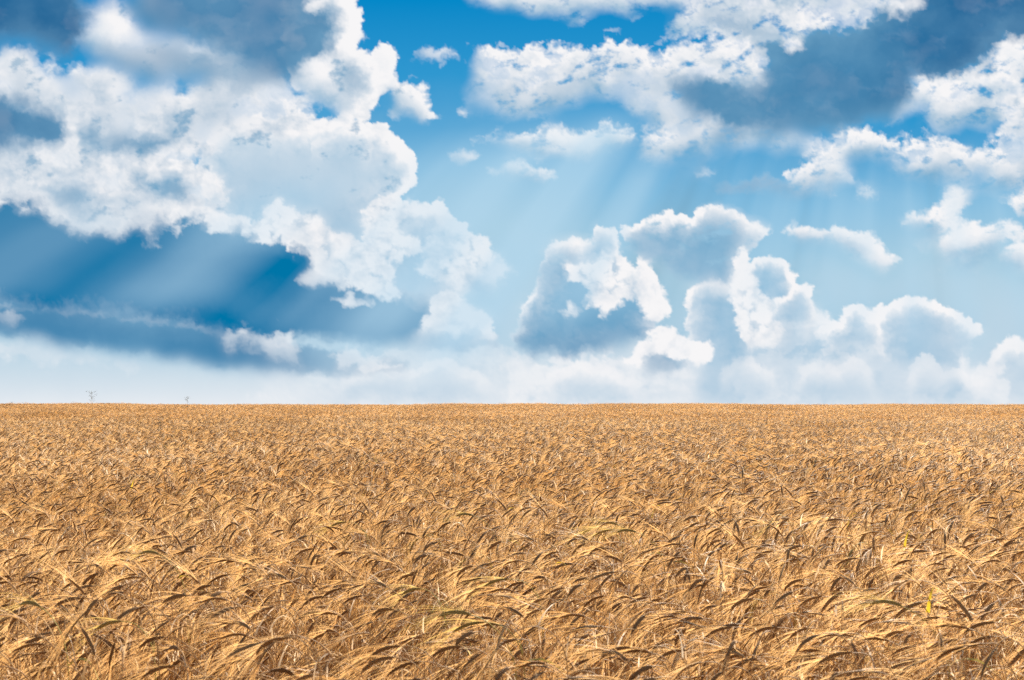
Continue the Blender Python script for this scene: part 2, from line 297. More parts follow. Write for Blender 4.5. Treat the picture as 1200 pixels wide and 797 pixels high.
    s.fleece([(710,38),(722,34),(724,40)],lit=.9,mott=.2,rag=4,soft=4,op=.6,warp=4,fine=3)
    s.fleece([(895,172),(940,158),(980,155),(1012,156),(1045,166),(1076,166),(1110,162),(1150,178),(1168,160),(1320,140),(1320,232),(1200,220),(1160,214),(1120,208),(1090,206),(1060,198),(1038,190),(1050,184),(1022,176),(1000,178),(984,192),(1000,214),(1016,225),(986,222),(960,221),(940,219),(934,206),(946,192),(950,176),(930,168)],lit=.97,mott=.65,rag=13,soft=6,warp=8,fine=7,edge=22,deep=.2,thin=.6,cre=.15)
    s.fleece([(1036,142),(1050,122),(1062,106),(1074,88),(1130,84),(1160,60),(1180,44),(1330,50),(1330,180),(1172,166),(1166,146),(1140,140),(1116,143),(1094,150),(1080,131),(1060,136)],lit=.95,mott=.75,rag=12,soft=7,warp=9,fine=6,edge=24,deep=.25,thin=.5,cre=.15)
    s.murk([(1130,96),(1165,92),(1190,100),(1180,116),(1140,114)],lit=.4,deep=.3,soft=10,op=.65,warp=6,nz=10)
    # the dark mass at the upper right
    s.murk([(800,100),(830,94),(860,112),(886,112),(902,96),(908,74),(896,56),(930,44),(960,36),(1005,34),(1060,12),(1080,-160),(1560,-160),(1560,44),(1200,46),(1166,46),(1150,74),(1110,82),(1066,84),(1056,112),(1036,132),(1000,142),(960,150),(900,148),(850,146),(816,126)],lit=.0,deep=.70+.25*sstep(930,1120,x),soft=14,op=.96,warp=9,nz=9,var=.18,slate=.45+.55*sstep(960,1150,x),grow=9)
    s.murk([(814,24),(850,14),(900,30),(946,36),(926,52),(880,46),(840,36)],lit=.3,deep=.45,soft=11,op=.8,warp=7,nz=8)
    s.fleece([(920,44),(935,44),(938,56),(926,62),(918,54)],lit=.95,mott=.1,rag=5,soft=6,op=.75,warp=4,fine=2)
    s.fleece([(1048,2),(1075,-4),(1082,6),(1060,18),(1044,16)],lit=.95,mott=.1,rag=5,soft=8,op=.7,warp=5,fine=2)
    s.fleece([(1168,50),(1186,44),(1230,50),(1230,80),(1190,76),(1170,66)],lit=.95,mott=.2,rag=6,soft=8,op=.85,warp=5,fine=2)
    # small scraps
    s.fleece([(560,157),(600,158),(640,149),(665,151),(700,149),(720,143),(738,155),(735,165),(724,172),(700,180),(688,188),(660,185),(640,184),(620,177),(590,168)],lit=.97,mott=.35,rag=11,soft=6,warp=7,fine=5)
    s.fleece([(573,196),(600,192),(622,196),(646,208),(610,207)],lit=.97,mott=.2,rag=6,soft=5,warp=5,fine=4,op=.9)
    s.fleece([(530,182),(548,174),(562,184),(546,190)],lit=.9,mott=.2,rag=7,soft=6,warp=5,fine=4,op=.6)
    s.fleece([(488,66),(508,60),(536,66),(520,71),(500,70)],lit=.95,mott=.2,rag=11,soft=6,warp=8,fine=6,op=.55)
    s.fleece([(918,270),(928,263),(944,270),(968,272),(962,281),(940,277)],lit=.97,mott=.2,rag=6,soft=4,warp=5,fine=4,op=.9)
    s.fleece([(968,272),(980,266),(1000,275),(1016,275),(1030,281),(1036,292),(1046,300),(1055,310),(1030,313),(1010,304),(998,294),(980,284)],lit=.98,mott=.25,rag=6,soft=4,warp=5,fine=4)
    s.fleece([(1060,259),(1090,240),(1110,228),(1134,222),(1138,236),(1128,250),(1150,262),(1200,264),(1320,256),(1320,282),(1200,282),(1150,290),(1120,298),(1096,292),(1112,274),(1090,264)],lit=.97,mott=.35,rag=9,soft=6,warp=7,fine=4,op=.92)
    s.fleece([(1074,290),(1100,280),(1140,284),(1170,300),(1130,304),(1090,300)],lit=.9,mott=.2,rag=9,soft=9,op=.5)
    s.fleece([(1174,302),(1182,290),(1200,286),(1320,290),(1320,316),(1200,312)],lit=.97,mott=.3,rag=7,soft=4,warp=5,fine=4)
    s.fleece([(1174,236),(1200,228),(1320,230),(1320,250),(1200,250)],lit=.97,mott=.3,rag=7,soft=4,warp=5,fine=4)
    s.murk([(834,220),(870,213),(900,208),(930,216),(950,224),(936,232),(900,226),(840,228)],lit=.28,deep=.55,soft=5,op=.38,warp=5,nz=5)
    s.fleece([(812,203),(826,198),(838,200),(826,206)],lit=.95,mott=.1,rag=5,soft=4,op=.6,warp=4,fine=3)
    s.weather()
def shafts(s):
    x,y=s.x,s.y
    a=np.degrees(np.arctan2(x-SUN[0],y-SUN[1]))     # bearing down from the sun; negative = to the left
    # beams
    def beam(c,w,amp,y0,y1,yf): 
        return amp*np.exp(-((a-c)/w)**2)*sstep(y0,y0+60,y)*(1-sstep(y1,y1+yf,y))
    b=beam(-37,6.5,.10,110,360,110)+beam(-34.5,2.4,.30,120,360,120)+beam(-40.,2.2,.24,140,360,110)+beam(-28.5,1.5,.20,160,300,120)
    b=b-beam(-31.2,1.6,.08,170,320,100)-beam(-23.5,3.,.10,190,300,80)
    b=b+beam(-51.5,2.4,.17,190,330,60)-beam(-47.5,1.5,.07,200,330,60)+beam(-58,2.2,.12,215,330,70)+beam(-45.,3.,.14,140,300,120)
    b=b+beam(2.,1.6,.13,190,370,80)+beam(6.5,1.5,.15,190,380,80)+beam(-4.5,2.2,.16,190,340,80)+beam(-13,2.,.12,190,330,80)+beam(12.,1.8,.1,190,350,80)
    n=gnoise(a*.45+7,a*0+.5,91)*.5+gnoise(a*.9,a*0+.5,97)*.3
    b=b+.14*np.clip(n,-.5,1)*sstep(120,240,y)*(1-sstep(360,470,y))*(.4+.6*sstep(250,500,x))
    return np.where(b>0,np.clip(b*2.05,0,.62),b*.7)
SKY_STOPS=[(0,(214,228,236)),(.12,(184,213,229)),(.28,(168,206,226)),(.47,(132,189,223)),(.62,(92,168,214)),(.8,(48,152,208)),(1.0,(4,136,200)),(1.3,(0,112,180))]
CLOUD_COLS=[lin(247,246,247),lin(136,184,214),lin(0,117,167),lin(40,104,152)]
BEAM_COL=lin(182,217,238)
def air(s):
    x,y=s.x,s.y
    k=np.clip((474-y)/474.,0,1.3)
    return np.clip(k-.16*np.exp(-((x-570)/170)**2-((y-250)/110)**2)-.10*np.exp(-((x-1120)/160)**2-((y-330)/90)**2)+.10*np.exp(-((x-1080)/120)**2-((y-145)/40)**2),0,1.3)
def colour(s):
    k=air(s)
    ks=[q[0] for q in SKY_STOPS];cs=np.array([lin(*q[1]) for q in SKY_STOPS])
    sky=np.stack([np.interp(k,ks,cs[:,i]) for i in range(3)],-1)
    C=s.C
    out=sky*(1-C.sum(-1,keepdims=True))
    for i in range(4): out=out+C[...,i:i+1]*CLOUD_COLS[i]
    b=shafts(s)[...,None]
    return np.where(b>0,out+(BEAM_COL-out)*b,out*(1+b*1.2*(1-C.sum(-1,keepdims=True))))
# ================= scene set-up =================
rng=np.random.default_rng(20)
sc=bpy.context.scene
COL=sc.collection
PHOTO_W,PHOTO_H,FPX=1200.,797.,1287.
PITCH=math.radians(3.38)
EYE=Vector((0.,0.,1.50))
EXPO=1.45

def link(name,me,parent=None,mats=()):
    o=bpy.data.objects.new(name,me);COL.objects.link(o)
    for m in mats: me.materials.append(m)
    if parent is not None: o.parent=parent
    return o
def mesh_from(name,V,F,mi=None,tint=None,smooth=True):
    """V: n x 3 array, F: list of index arrays (k x 3 or k x 4)"""
    me=bpy.data.meshes.new(name)
    V=np.asarray(V,np.float32)
    loops=np.concatenate([f.ravel() for f in F]).astype(np.int32)
    cnt=np.concatenate([np.full(len(f),f.shape[1],np.int32) for f in F])
    me.vertices.add(len(V));me.vertices.foreach_set('co',V.ravel())
    me.loops.add(len(loops));me.loops.foreach_set('vertex_index',loops)
    me.polygons.add(len(cnt))
    st=np.concatenate([[0],np.cumsum(cnt)[:-1]]).astype(np.int32)
    me.polygons.foreach_set('loop_start',st);me.polygons.foreach_set('loop_total',cnt)
    if mi is not None: me.polygons.foreach_set('material_index',np.concatenate(mi).astype(np.int32))
    me.polygons.foreach_set('use_smooth',np.full(len(cnt),smooth,bool))
    if tint is not None:
        a=me.attributes.new('tint','FLOAT','POINT');a.data.foreach_set('value',np.asarray(tint,np.float32))
    me.update(calc_edges=True)
    return me

# ================= materials =================
def new_mat(name):
    m=bpy.data.materials.new(name);m.use_nodes=True;nt=m.node_tree;nt.nodes.clear();return m,nt
def straw(name,dark,light,trans,rough=.6,spec=.25,tcol=None):
    "dry plant matter: colour drifts from plant to plant, some light passes through"
    m,nt=new_mat(name);N=nt.nodes;L=nt.links
    out=N.new('ShaderNodeOutputMaterial')
    at=N.new('ShaderNodeAttribute');at.attribute_name='tint'
    oi=N.new('ShaderNodeObjectInfo')
    add=N.new('ShaderNodeMath');add.operation='MULTIPLY_ADD';add.inputs[1].default_value=.35
    L.new(oi.outputs['Random'],add.inputs[0])
    tc=N.new('ShaderNodeTexCoord');no=N.new('ShaderNodeTexNoise');no.inputs['Scale'].default_value=38.;no.inputs['Detail'].default_value=3.
    L.new(tc.outputs['Object'],no.inputs['Vector'])
    ad2=N.new('ShaderNodeMath');ad2.operation='MULTIPLY_ADD';ad2.inputs[1].default_value=.7
    L.new(at.outputs['Fac'],ad2.inputs[0])
    nm=N.new('ShaderNodeMath');nm.operation='MULTIPLY_ADD';nm.inputs[1].default_value=.5;nm.inputs[2].default_value=-.40
    L.new(no.outputs['Fac'],nm.inputs[0]);L.new(nm.outputs[0],ad2.inputs[2]);L.new(ad2.outputs[0],add.inputs[2])
    ge=N.new('ShaderNodeNewGeometry');wn=N.new('ShaderNodeTexNoise');wn.inputs['Scale'].default_value=.24;wn.inputs['Detail'].default_value=3.
    L.new(ge.outputs['Position'],wn.inputs['Vector'])
    a3=N.new('ShaderNodeMath');a3.operation='MULTIPLY_ADD';a3.inputs[1].default_value=1.8;a3.inputs[2].default_value=-.9     # broad drifts of ripeness across the field
    L.new(wn.outputs['Fac'],a3.inputs[0]);a4=N.new('ShaderNodeMath');L.new(a3.outputs[0],a4.inputs[0]);L.new(add.outputs[0],a4.inputs[1]);add=a4
    rp=N.new('ShaderNodeValToRGB');rp.color_ramp.elements[0].color=dark+(1,);rp.color_ramp.elements[1].color=light+(1,)
    L.new(add.outputs[0],rp.inputs['Fac'])
    pb=N.new('ShaderNodeBsdfPrincipled');pb.inputs['Roughness'].default_value=rough;pb.inputs['Specular IOR Level'].default_value=spec
    L.new(rp.outputs['Color'],pb.inputs['Base Color'])
    if trans>0:
        tr=N.new('ShaderNodeBsdfTranslucent');mx=N.new('ShaderNodeMixShader');mx.inputs[0].default_value=trans
        L.new(rp.outputs['Color'],tr.inputs['Color']);L.new(pb.outputs[0],mx.inputs[1]);L.new(tr.outputs[0],mx.inputs[2]);L.new(mx.outputs[0],out.inputs['Surface'])
    else: L.new(pb.outputs[0],out.inputs['Surface'])
    return m
M_STEM=straw('straw_stem',(.30,.14,.04),(.64,.385,.15),.15)
M_EAR=straw('barley_grain',(.17,.085,.032),(.36,.20,.08),.08,.7)
M_AWN=straw('barley_beard',(.62,.345,.115),(.90,.605,.285),.5,.5)
M_LEAF=straw('dry_leaf',(.48,.28,.10),(.86,.72,.52),.42)
M_GEAR=straw('unripe_grain',(.22,.15,.045),(.38,.28,.095),.10,.7)
M_GSTEM=straw('unripe_stem',(.36,.29,.06),(.58,.46,.13),.2)
M_GAWN=straw('unripe_beard',(.54,.37,.10),(.78,.57,.22),.42)
M_YLEAF=straw('yellow_leaf',(.70,.44,.02),(.85,.62,.05),.45)
M_WEED=straw('weed_green',(.16,.15,.10),(.36,.31,.21),.3)
MATS=[M_STEM,M_EAR,M_AWN,M_LEAF,M_GEAR,M_GSTEM,M_GAWN,M_YLEAF]

# ================= barley =================
def tube(P,R,n,B=None):
    "P k x 3 path, R radii"
    k=len(P);T=np.gradient(P,axis=0);T/=np.linalg.norm(T,axis=1)[:,None]+1e-9
    ref=np.array([.31,.95,.05]) if B is None else B
    U=np.cross(T,ref);U/=np.linalg.norm(U,axis=1)[:,None]+1e-9;W=np.cross(T,U)
    a=np.arange(n)*2*np.pi/n
    V=P[:,None]+R[:,None,None]*(np.cos(a)[None,:,None]*U[:,None]+np.sin(a)[None,:,None]*W[:,None])
    i=np.arange(k-1)[:,None]*n;j=np.arange(n)[None];j2=(j+1)%n
    F=np.stack([i+j,i+j2,i+n+j2,i+n+j],-1).reshape(-1,4)
    return V.reshape(-1,3),F
def strips(P0,D0,D1,Ln,w,seg,side):
    """many thin tapering blades: start P0 (m x 3), first and last direction, length, width"""
    m=len(P0);t=np.linspace(0,1,seg+1)
    D=D0[:,None]*(1-t)[None,:,None]+D1[:,None]*t[None,:,None]
    D/=np.linalg.norm(D,axis=2)[:,:,None]
    step=Ln[:,None]/seg
    P=np.concatenate([np.zeros((m,1,3)),np.cumsum(D[:,:-1]*step[:,:,None],axis=1)],1)+P0[:,None]
    S=np.cross(D,side[:,None]);S/=np.linalg.norm(S,axis=2)[:,:,None]+1e-9
    ww=(w[:,None]*(1-.82*t)[None])[:,:,None]*.5
    V=np.stack([P-S*ww,P+S*ww],2).reshape(m,-1,3)
    i=np.arange(seg)*2
    f=np.stack([i,i+1,i+3,i+2],-1)
    F=(f[None]+(np.arange(m)*2*(seg+1))[:,None,None]).reshape(-1,4)
    return V.reshape(-1,3),F
SP_V=np.array([[0,0,-.5],[1,0,-.1],[0,1,-.1],[-1,0,-.1],[0,-1,-.1],[0,0,.5]]);SP_V[1:5,2]=-.08
SP_F=np.array([[0,2,1],[0,3,2],[0,4,3],[0,1,4],[5,1,2],[5,2,3],[5,3,4],[5,4,1]])
def barley(r,h=.93,lod=0,nod=None,lean=None,phi=None,leaves=None,ear_len=None,neck=None,flag=False):
    """one plant standing at the origin: list of (part, V, F); lod 0 near, 1 mid, 2 far"""
    nod=r.uniform(1.85,2.95) if nod is None else nod          # direction of the ear, radians from upright
    lean=r.normal(.10,.07) if lean is None else lean
    neck=r.uniform(.08,.17) if neck is None else neck
    phi=np.pi+r.normal(.22,.52) if phi is None else phi      # most ears bow to the left
    el=r.uniform(.058,.084) if ear_len is None else ear_len
    ns={0:14,1:8,2:5}[lod]
    ls=h-neck*.55
    s1=np.linspace(0,ls,max(3,ns//2));s2=ls+np.linspace(0,neck,ns-max(3,ns//2)+1)[1:]
    s=np.concatenate([s1,s2])
    th=np.where(s<ls,lean*(s/ls)**1.0+.0,lean+(nod-lean)*np.clip((s-ls)/neck,0,1)**1.2*.80)
    ds=np.diff(s,prepend=0)
    x=np.cumsum(np.sin(th)*ds);z=np.cumsum(np.cos(th)*ds)
    wob=r.normal(0,.012)*np.sin(s/h*np.pi*r.uniform(1,2.2))
    P=np.stack([x,wob,z],-1)
    out=[]
    R=np.interp(s,[0,h],[.0019,.0011])*(1 if lod<2 else 1.5)
    V,F=tube(P,R,{0:5,1:3,2:3}[lod]);out.append(['stem',V,F])
    # ear: follows on from the neck and keeps bending
    ne={0:12,1:9,2:6}[lod];bend=r.uniform(.35,.95)
    te=th[-1]+bend*np.linspace(0,1,ne+1)
    ex=np.concatenate([[0],np.cumsum(np.sin(te[:-1]))])*el/ne;ez=np.concatenate([[0],np.cumsum(np.cos(te[:-1]))])*el/ne
    E=P[-1]+np.stack([ex,np.zeros(ne+1),ez],-1)
    T=np.stack([np.sin(te),0*te,np.cos(te)],-1);Nn=np.stack([np.cos(te),0*te,-np.sin(te)],-1);B=np.array([0,1.,0])
    roll=r.uniform(0,np.pi)
    A=np.cos(roll)*Nn+np.sin(roll)*B;C=-np.sin(roll)*Nn+np.cos(roll)*B
    prof=np.sin(np.pi*np.clip(np.linspace(.12,1.,ne+1),0,1)**.8)**.6
    if lod==0:
        g=[];gf=[];gp=[];gd=[];k=0
        for i in range(ne):
            for sd in((-1,1) if True else ()):
                t=i+(.25 if sd>0 else .75)
                q=min(int(t),ne-1);c=E[q]+(E[min(q+1,ne)]-E[q])*(t-q)
                pr=prof[q]
                ax=T[q]*.95+A[q]*sd*.26;ax/=np.linalg.norm(ax)
                u=np.cross(ax,C[q]);u/=np.linalg.norm(u);w=np.cross(ax,u)
                v=SP_V[:,0:1]*u*.0028*pr+SP_V[:,1:2]*w*.0025*pr+SP_V[:,2:3]*ax*.0125
                cc=c+A[q]*sd*.0026*pr
                g.append(v+cc);gf.append(SP_F+k*6);k+=1
                gp.append(cc+ax*.0050);gd.append(T[q]*.97+A[q]*sd*.15)
        # a spine so that the grains sit on something
        V,F=tube(E,.0020*prof,5)
        gv=np.concatenate(g);F2=np.concatenate(gf)
        out.append(['ear',np.concatenate([V,gv]),[F,F2+len(V)]])
        gp=np.array(gp);gd=np.array(gd);kp=np.sort(r.choice(len(gp),16,replace=False));gp=gp[kp];gd=gd[kp]
    else:
        rr=prof*np.where(np.arange(ne+1)%2,.0056,.0044)*(1. if lod==1 else .95)
        V,F=tube(E,rr,5 if lod==1 else 4);out.append(['ear',V,F])
        m={1:14,2:15}[lod];q=np.sort(r.integers(0,ne,m));sd=r.choice([-1,1],m)
        gp=E[q];gd=T[q]*.97+A[q]*sd[:,None]*.15
    m=len(gp)
    fr=np.linspace(0,1,m)
    spread=r.uniform(.7,1.25)
    d0=gd+C[np.clip((fr*ne).astype(int),0,ne)]*r.normal(0,.085,m)[:,None]*spread
    d0/=np.linalg.norm(d0,axis=1)[:,None]
    d1=d0*.5+T[-1]*.45+r.normal(0,.04,(m,3))*spread+np.array([0,0,-.14]);
    Ln=r.uniform(.095,.14)*(1-.25*np.abs(fr-.4))*r.uniform(.8,1.1,m)
    wd=np.full(m,{0:.0014,1:.0024,2:.0042}[lod])*r.uniform(.8,1.2,m)
    side=r.normal(0,1,(m,3));side/=np.linalg.norm(side,axis=1)[:,None]
    V,F=strips(gp,d0,d1,Ln,wd,{0:4,1:2,2:1}[lod],side);out.append(['beard',V,F])
    nl=(r.integers(1,4) if lod<2 else int(r.random()<.6)) if leaves is None else leaves
    for _ in range(nl):
        zi=r.uniform(.50,.86)*h;i=int(np.argmin(np.abs(s-zi)))
        a=r.uniform(0,2*np.pi);d=np.array([np.cos(a),np.sin(a),0])
        L_=r.uniform(.09,.2);up=r.uniform(.3,1.6)
        if r.random()<.3: zi=r.uniform(.80,.95)*h;i=int(np.argmin(np.abs(s-zi)));L_=r.uniform(.04,.11);up=r.uniform(1.5,3.)
        if flag: zi=.96*h;i=int(np.argmin(np.abs(s-zi)));L_=.085;up=2.4
        V,F=strips(P[i:i+1],(d*.6+np.array([0,0,up]))[None],(d*.8+np.array([0,0,-r.uniform(.2,1.4)])+r.normal(0,.25,3))[None],np.array([L_]),np.array([(r.uniform(.005,.010) if up<1.5 else (.011 if flag else r.uniform(.0028,.0048)))*(1 if lod<2 else 1.2)]),{0:7,1:4,2:2}[lod],np.array([[-d[1],d[0],r.uniform(-.5,.5)]])[:, [1,0,2]]*np.array([[1,-1,1]]))
        out.append(['leaf',V,F])
    c,sn=np.cos(phi),np.sin(phi);RM=np.array([[c,-sn,0],[sn,c,0],[0,0,1]])
    for o in out: o[1]=o[1]@RM.T
    return out
PM={'stem':0,'ear':1,'beard':2,'leaf':3}
GM={'stem':5,'ear':4,'beard':6,'leaf':5}
def patch(name,r,side,n,lod):
    VV=[];FF=[];MI=[];TT=[];k=0
    g=int(math.ceil(math.sqrt(n)))
    cells=[(i,j) for i in range(g) for j in range(g)];r.shuffle(cells)
    turn=r.normal(0,.12)
    for (i,j) in cells[:n]:
        px=((i+r.random())/g-.5)*side;py=((j+r.random())/g-.5)*side
        q=r.random()
        kw={}
        if q<.10: kw['phi']=r.uniform(0,2*np.pi)
        elif q<.14: kw['nod']=r.uniform(.6,1.4)
        elif q<.24: kw['nod']=r.uniform(2.5,3.0)
        hh=.93+r.normal(0,.062)-(.22*r.random() if r.random()<.5 else 0)
        parts=barley(r,h=hh,lod=lod,**kw)
        gm=GM if r.random()<.008 else PM
        t=np.clip(r.normal(.5,.22),0,1)
        ca=r.normal(0,.045);cb=r.normal(0,.045)
        for (nm,V,F) in parts:
            F=F if isinstance(F,list) else [F]
            V=V+np.stack([V[:,2]*ca+px,V[:,2]*cb+py,0*V[:,0]],-1)
            tt=t+r.normal(0,.1)+(.3 if nm=='leaf' and r.random()<.4 else 0)
            for f in F: FF.append(f+k);MI.append(np.full(len(f),gm[nm]))
            VV.append(V);TT.append(np.full(len(V),tt));k+=len(V)
    # faces of one size at a time keep the arrays tidy
    q4=[(f,m) for f,m in zip(FF,MI) if f.shape[1]==4];q3=[(f,m) for f,m in zip(FF,MI) if f.shape[1]==3]
    fs=[np.concatenate([a for a,_ in q4])];ms=[np.concatenate([b for _,b in q4])]
    if q3: fs.append(np.concatenate([a for a,_ in q3]));ms.append(np.concatenate([b for _,b in q3]))
    me=mesh_from(name,np.concatenate(VV),fs,ms,np.concatenate(TT))
    for m in MATS: me.materials.append(m)
    return me

# ================= terrain =================
CREST=112.
def gz(x,y):
    t=np.clip((y-12)/(CREST-12),0,1)
    z=.52*t*t*(3-2*t)*(1-.0*x)
    z=z-np.clip(y-CREST-2,0,1e9)**1.15*.02
    return z+.035*np.sin(x*.21+y*.13+1.)*np.sin(y*.17-x*.06)*np.clip(y/20,0,1)*np.clip((150-y)/60,0,1)+(.05*np.sin(x*.11+.6)+.04*np.sin(x*.31+2.)+.03*np.sin(x*.73))*np.clip((y-55)/50,0,1)*(y<200)
def make_ground():
    ys=np.concatenate([np.linspace(-400,-5,12),np.linspace(0,130,131),np.geomspace(132,400,40),np.geomspace(430,3900,24)])
    xs=np.concatenate([-np.geomspace(3900,130,26),np.linspace(-120,120,121),np.geomspace(130,3900,26)])
    X,Y=np.meshgrid(xs,ys);Z=np.where(Y<400,gz(X,Y),0)
    zl=gz(np.zeros(1),np.array([400.]))[0]
    Z=np.where(Y>=400,zl,Z)
    V=np.stack([X,Y,Z],-1).reshape(-1,3);w=len(xs);i=np.arange(len(ys)-1)[:,None]*w;j=np.arange(w-1)[None]
    F=np.stack([i+j,i+j+1,i+w+j+1,i+w+j],-1).reshape(-1,4)
    m,nt=new_mat('dry_soil');N=nt.nodes;L=nt.links
    out=N.new('ShaderNodeOutputMaterial');pb=N.new('ShaderNodeBsdfPrincipled');pb.inputs['Roughness'].default_value=.95
    tc=N.new('ShaderNodeTexCoord');n1=N.new('ShaderNodeTexNoise');n1.inputs['Scale'].default_value=14;n1.inputs['Detail'].default_value=8
    L.new(tc.outputs['Object'],n1.inputs['Vector'])
    rp=N.new('ShaderNodeValToRGB');rp.color_ramp.elements[0].color=(.055,.034,.018,1);rp.color_ramp.elements[1].color=(.16,.10,.048,1)
    rp.color_ramp.elements[0].position=.3;rp.color_ramp.elements[1].position=.7
    L.new(n1.outputs['Fac'],rp.inputs['Fac']);L.new(rp.outputs['Color'],pb.inputs['Base Color'])
    bp=N.new('ShaderNodeBump');bp.inputs['Distance'].default_value=.03;L.new(n1.outputs['Fac'],bp.inputs['Height']);L.new(bp.outputs[0],pb.inputs['Normal'])
    L.new(pb.outputs[0],out.inputs['Surface'])
    o=link('ground',mesh_from('ground',V,[F]),mats=[m]);o['kind']='structure'
make_ground()

# ================= the standing crop: one mass =================
SRC=bpy.data.collections.new('crop_patches')           # sources only, not linked to the scene
SIDE=.62
NEAR,MID,FAR=6,6,5
k=0
for lod,cnt,n in((0,NEAR,76),(1,MID,92),(2,FAR,112)):
    for i in range(cnt):
        me=patch('crop_patch',rng,SIDE*1.12,n,lod)
        o=bpy.data.objects.new('crop_patch_%02d'%k,me);SRC.objects.link(o);k+=1
pts=[];rot=[];scl=[];pick=[]
def smooth_noise(x,y):
    return (math.sin(x*.9+1.3*math.sin(y*.5))+math.sin(y*1.1+x*.35+2.)+math.sin(x*.23-y*.31+.7)*1.3)/3.3
y=.75
while y<122:
    step=SIDE*(1. if y<40 else 1.12)
    half=max(1.9,(y+1.5)*.52+1.)
    nx=int(math.ceil(2*half/step))
    for i in range(nx):
        x=-half+(i+rng.random()*.5+.25)*step;yy=y+rng.uniform(-.5,.5)*step*.6
        lod=0 if yy<7.5 else (1 if yy<34 else 2)
        base=(0,NEAR,NEAR+MID)[lod];c=(NEAR,MID,FAR)[lod]
        w=smooth_noise(x,yy)
        pts.append((x,yy,float(gz(x,yy))+.0));rot.append(rng.normal(0,.2)+.38*w)
        scl.append(1.+.075*w+rng.normal(0,.03))
        pick.append(base+int(rng.integers(0,c)))
    y+=step
me=bpy.data.meshes.new('barley_field');me.from_pydata(pts,[],[])
for nm,ty,dat in(('turn','FLOAT',rot),('size','FLOAT',scl),('pick','INT',pick)):
    a=me.attributes.new(nm,ty,'POINT');a.data.foreach_set('value',dat)
crop=link('barley_crop',me);crop['kind']='stuff'
crop['label']='dense ripe golden barley crop reaching back to the horizon';crop['category']='crop'
ng=bpy.data.node_groups.new('sow_crop','GeometryNodeTree')
ng.interface.new_socket('Geometry',in_out='INPUT',socket_type='NodeSocketGeometry')
ng.interface.new_socket('Geometry',in_out='OUTPUT',socket_type='NodeSocketGeometry')
N=ng.nodes;L=ng.links
gi=N.new('NodeGroupInput');go=N.new('NodeGroupOutput')
ci=N.new('GeometryNodeCollectionInfo');ci.inputs['Collection'].default_value=SRC;ci.inputs['Separate Children'].default_value=True;ci.inputs['Reset Children'].default_value=True
ip=N.new('GeometryNodeInstanceOnPoints');ip.inputs['Pick Instance'].default_value=True
def nattr(nm,ty):
    a=N.new('GeometryNodeInputNamedAttribute');a.data_type=ty;a.inputs['Name'].default_value=nm;return a.outputs['Attribute']
cx=N.new('ShaderNodeCombineXYZ');L.new(nattr('turn','FLOAT'),cx.inputs['Z'])
L.new(gi.outputs[0],ip.inputs['Points']);L.new(ci.outputs[0],ip.inputs['Instance']);L.new(nattr('pick','INT'),ip.inputs['Instance Index'])
L.new(cx.outputs[0],ip.inputs['Rotation']);L.new(nattr('size','FLOAT'),ip.inputs['Scale']);L.new(ip.outputs[0],go.inputs[0])
md=crop.modifiers.new('sow','NODES');md.node_group=ng

# ================= barley stalks in the front rows, one by one =================
GROUP='barley stalks in the front rows of the field'
def stalk(label,r,mats=PM,leafmat=None,tint=.5,**kw):
    parts=barley(r,lod=0,**kw)
    root=bpy.data.objects.new('barley_stalk',None);COL.objects.link(root);root.empty_display_size=.05
    root['label']=label;root['category']='barley stalk';root['group']=GROUP
    ear=None
    for nm,V,F in parts:
        F=F if isinstance(F,list) else [F]
        me=mesh_from(nm,V,F,tint=np.full(len(V),np.clip(tint+r.normal(0,.12),0,1)))
        m=MATS[mats[nm]]
        if nm=='leaf' and leafmat: m=leafmat
        o=link(nm,me,ear if nm=='beard' else root,[m])
        if nm=='ear': ear=o
    return root
def copy_stalk(src,label=None):
    r_=src.copy();COL.objects.link(r_)
    if label: r_['label']=label
    for ch in src.children:
        c=ch.copy();COL.objects.link(c);c.parent=r_
        for g in ch.children:
            d=g.copy();COL.objects.link(d);d.parent=c
    return r_
H0=.975
r2=np.random.default_rng(77)
KINDS=[
 ('ripe barley stalk whose bearded ear arches over and points down to the left',dict(nod=2.0,phi=3.05,lean=.1,leaves=1)),
 ('ripe barley stalk with its bearded ear held out level to the left',dict(nod=1.62,phi=3.2,lean=.08,leaves=1)),
 ('ripe barley stalk with a tightly hooked ear hanging straight down',dict(nod=2.75,phi=3.3,lean=.05,leaves=1,neck=.10)),
 ('ripe barley stalk leaning towards the viewer with a bowed ear',dict(nod=1.9,phi=-2.1,lean=.16,leaves=1)),
 ('ripe barley stalk leaning away from the viewer with a bowed ear',dict(nod=1.85,phi=2.25,lean=.14,leaves=1)),
 ('ripe barley stalk bowed to the right against the rest of the crop',dict(nod=1.9,phi=.15,lean=.1,leaves=1)),
 ('ripe barley stalk with a pale bleached leaf curling beside its drooping ear',dict(nod=2.1,phi=2.9,lean=.1,leaves=2)),
 ('ripe barley stalk with a short fat ear slanting up to the left',dict(nod=1.25,phi=3.0,lean=.12,leaves=1,ear_len=.055)),
 ('ripe barley stalk with a long thin ear sweeping low to the left',dict(nod=2.2,phi=3.12,lean=.2,leaves=1,ear_len=.095,neck=.24)),
]
protos=[stalk(l,np.random.default_rng(300+i),tint=.3+.06*i,h=H0,leafmat=(M_LEAF if i!=6 else None),**kw) for i,(l,kw) in enumerate(KINDS)]
WGT=np.array([.22,.15,.08,.11,.1,.07,.1,.08,.09])
spots=[]
tries=0
while len(spots)<276 and tries<60000:
    tries+=1
    yy=2.15+1.9*r2.random()**1.15;x=r2.uniform(-.5,.5)*(yy*.98+.1)
    if all((x-a)**2+(yy-b)**2>.055**2 for a,b in spots): spots.append((x,yy))
used=set()
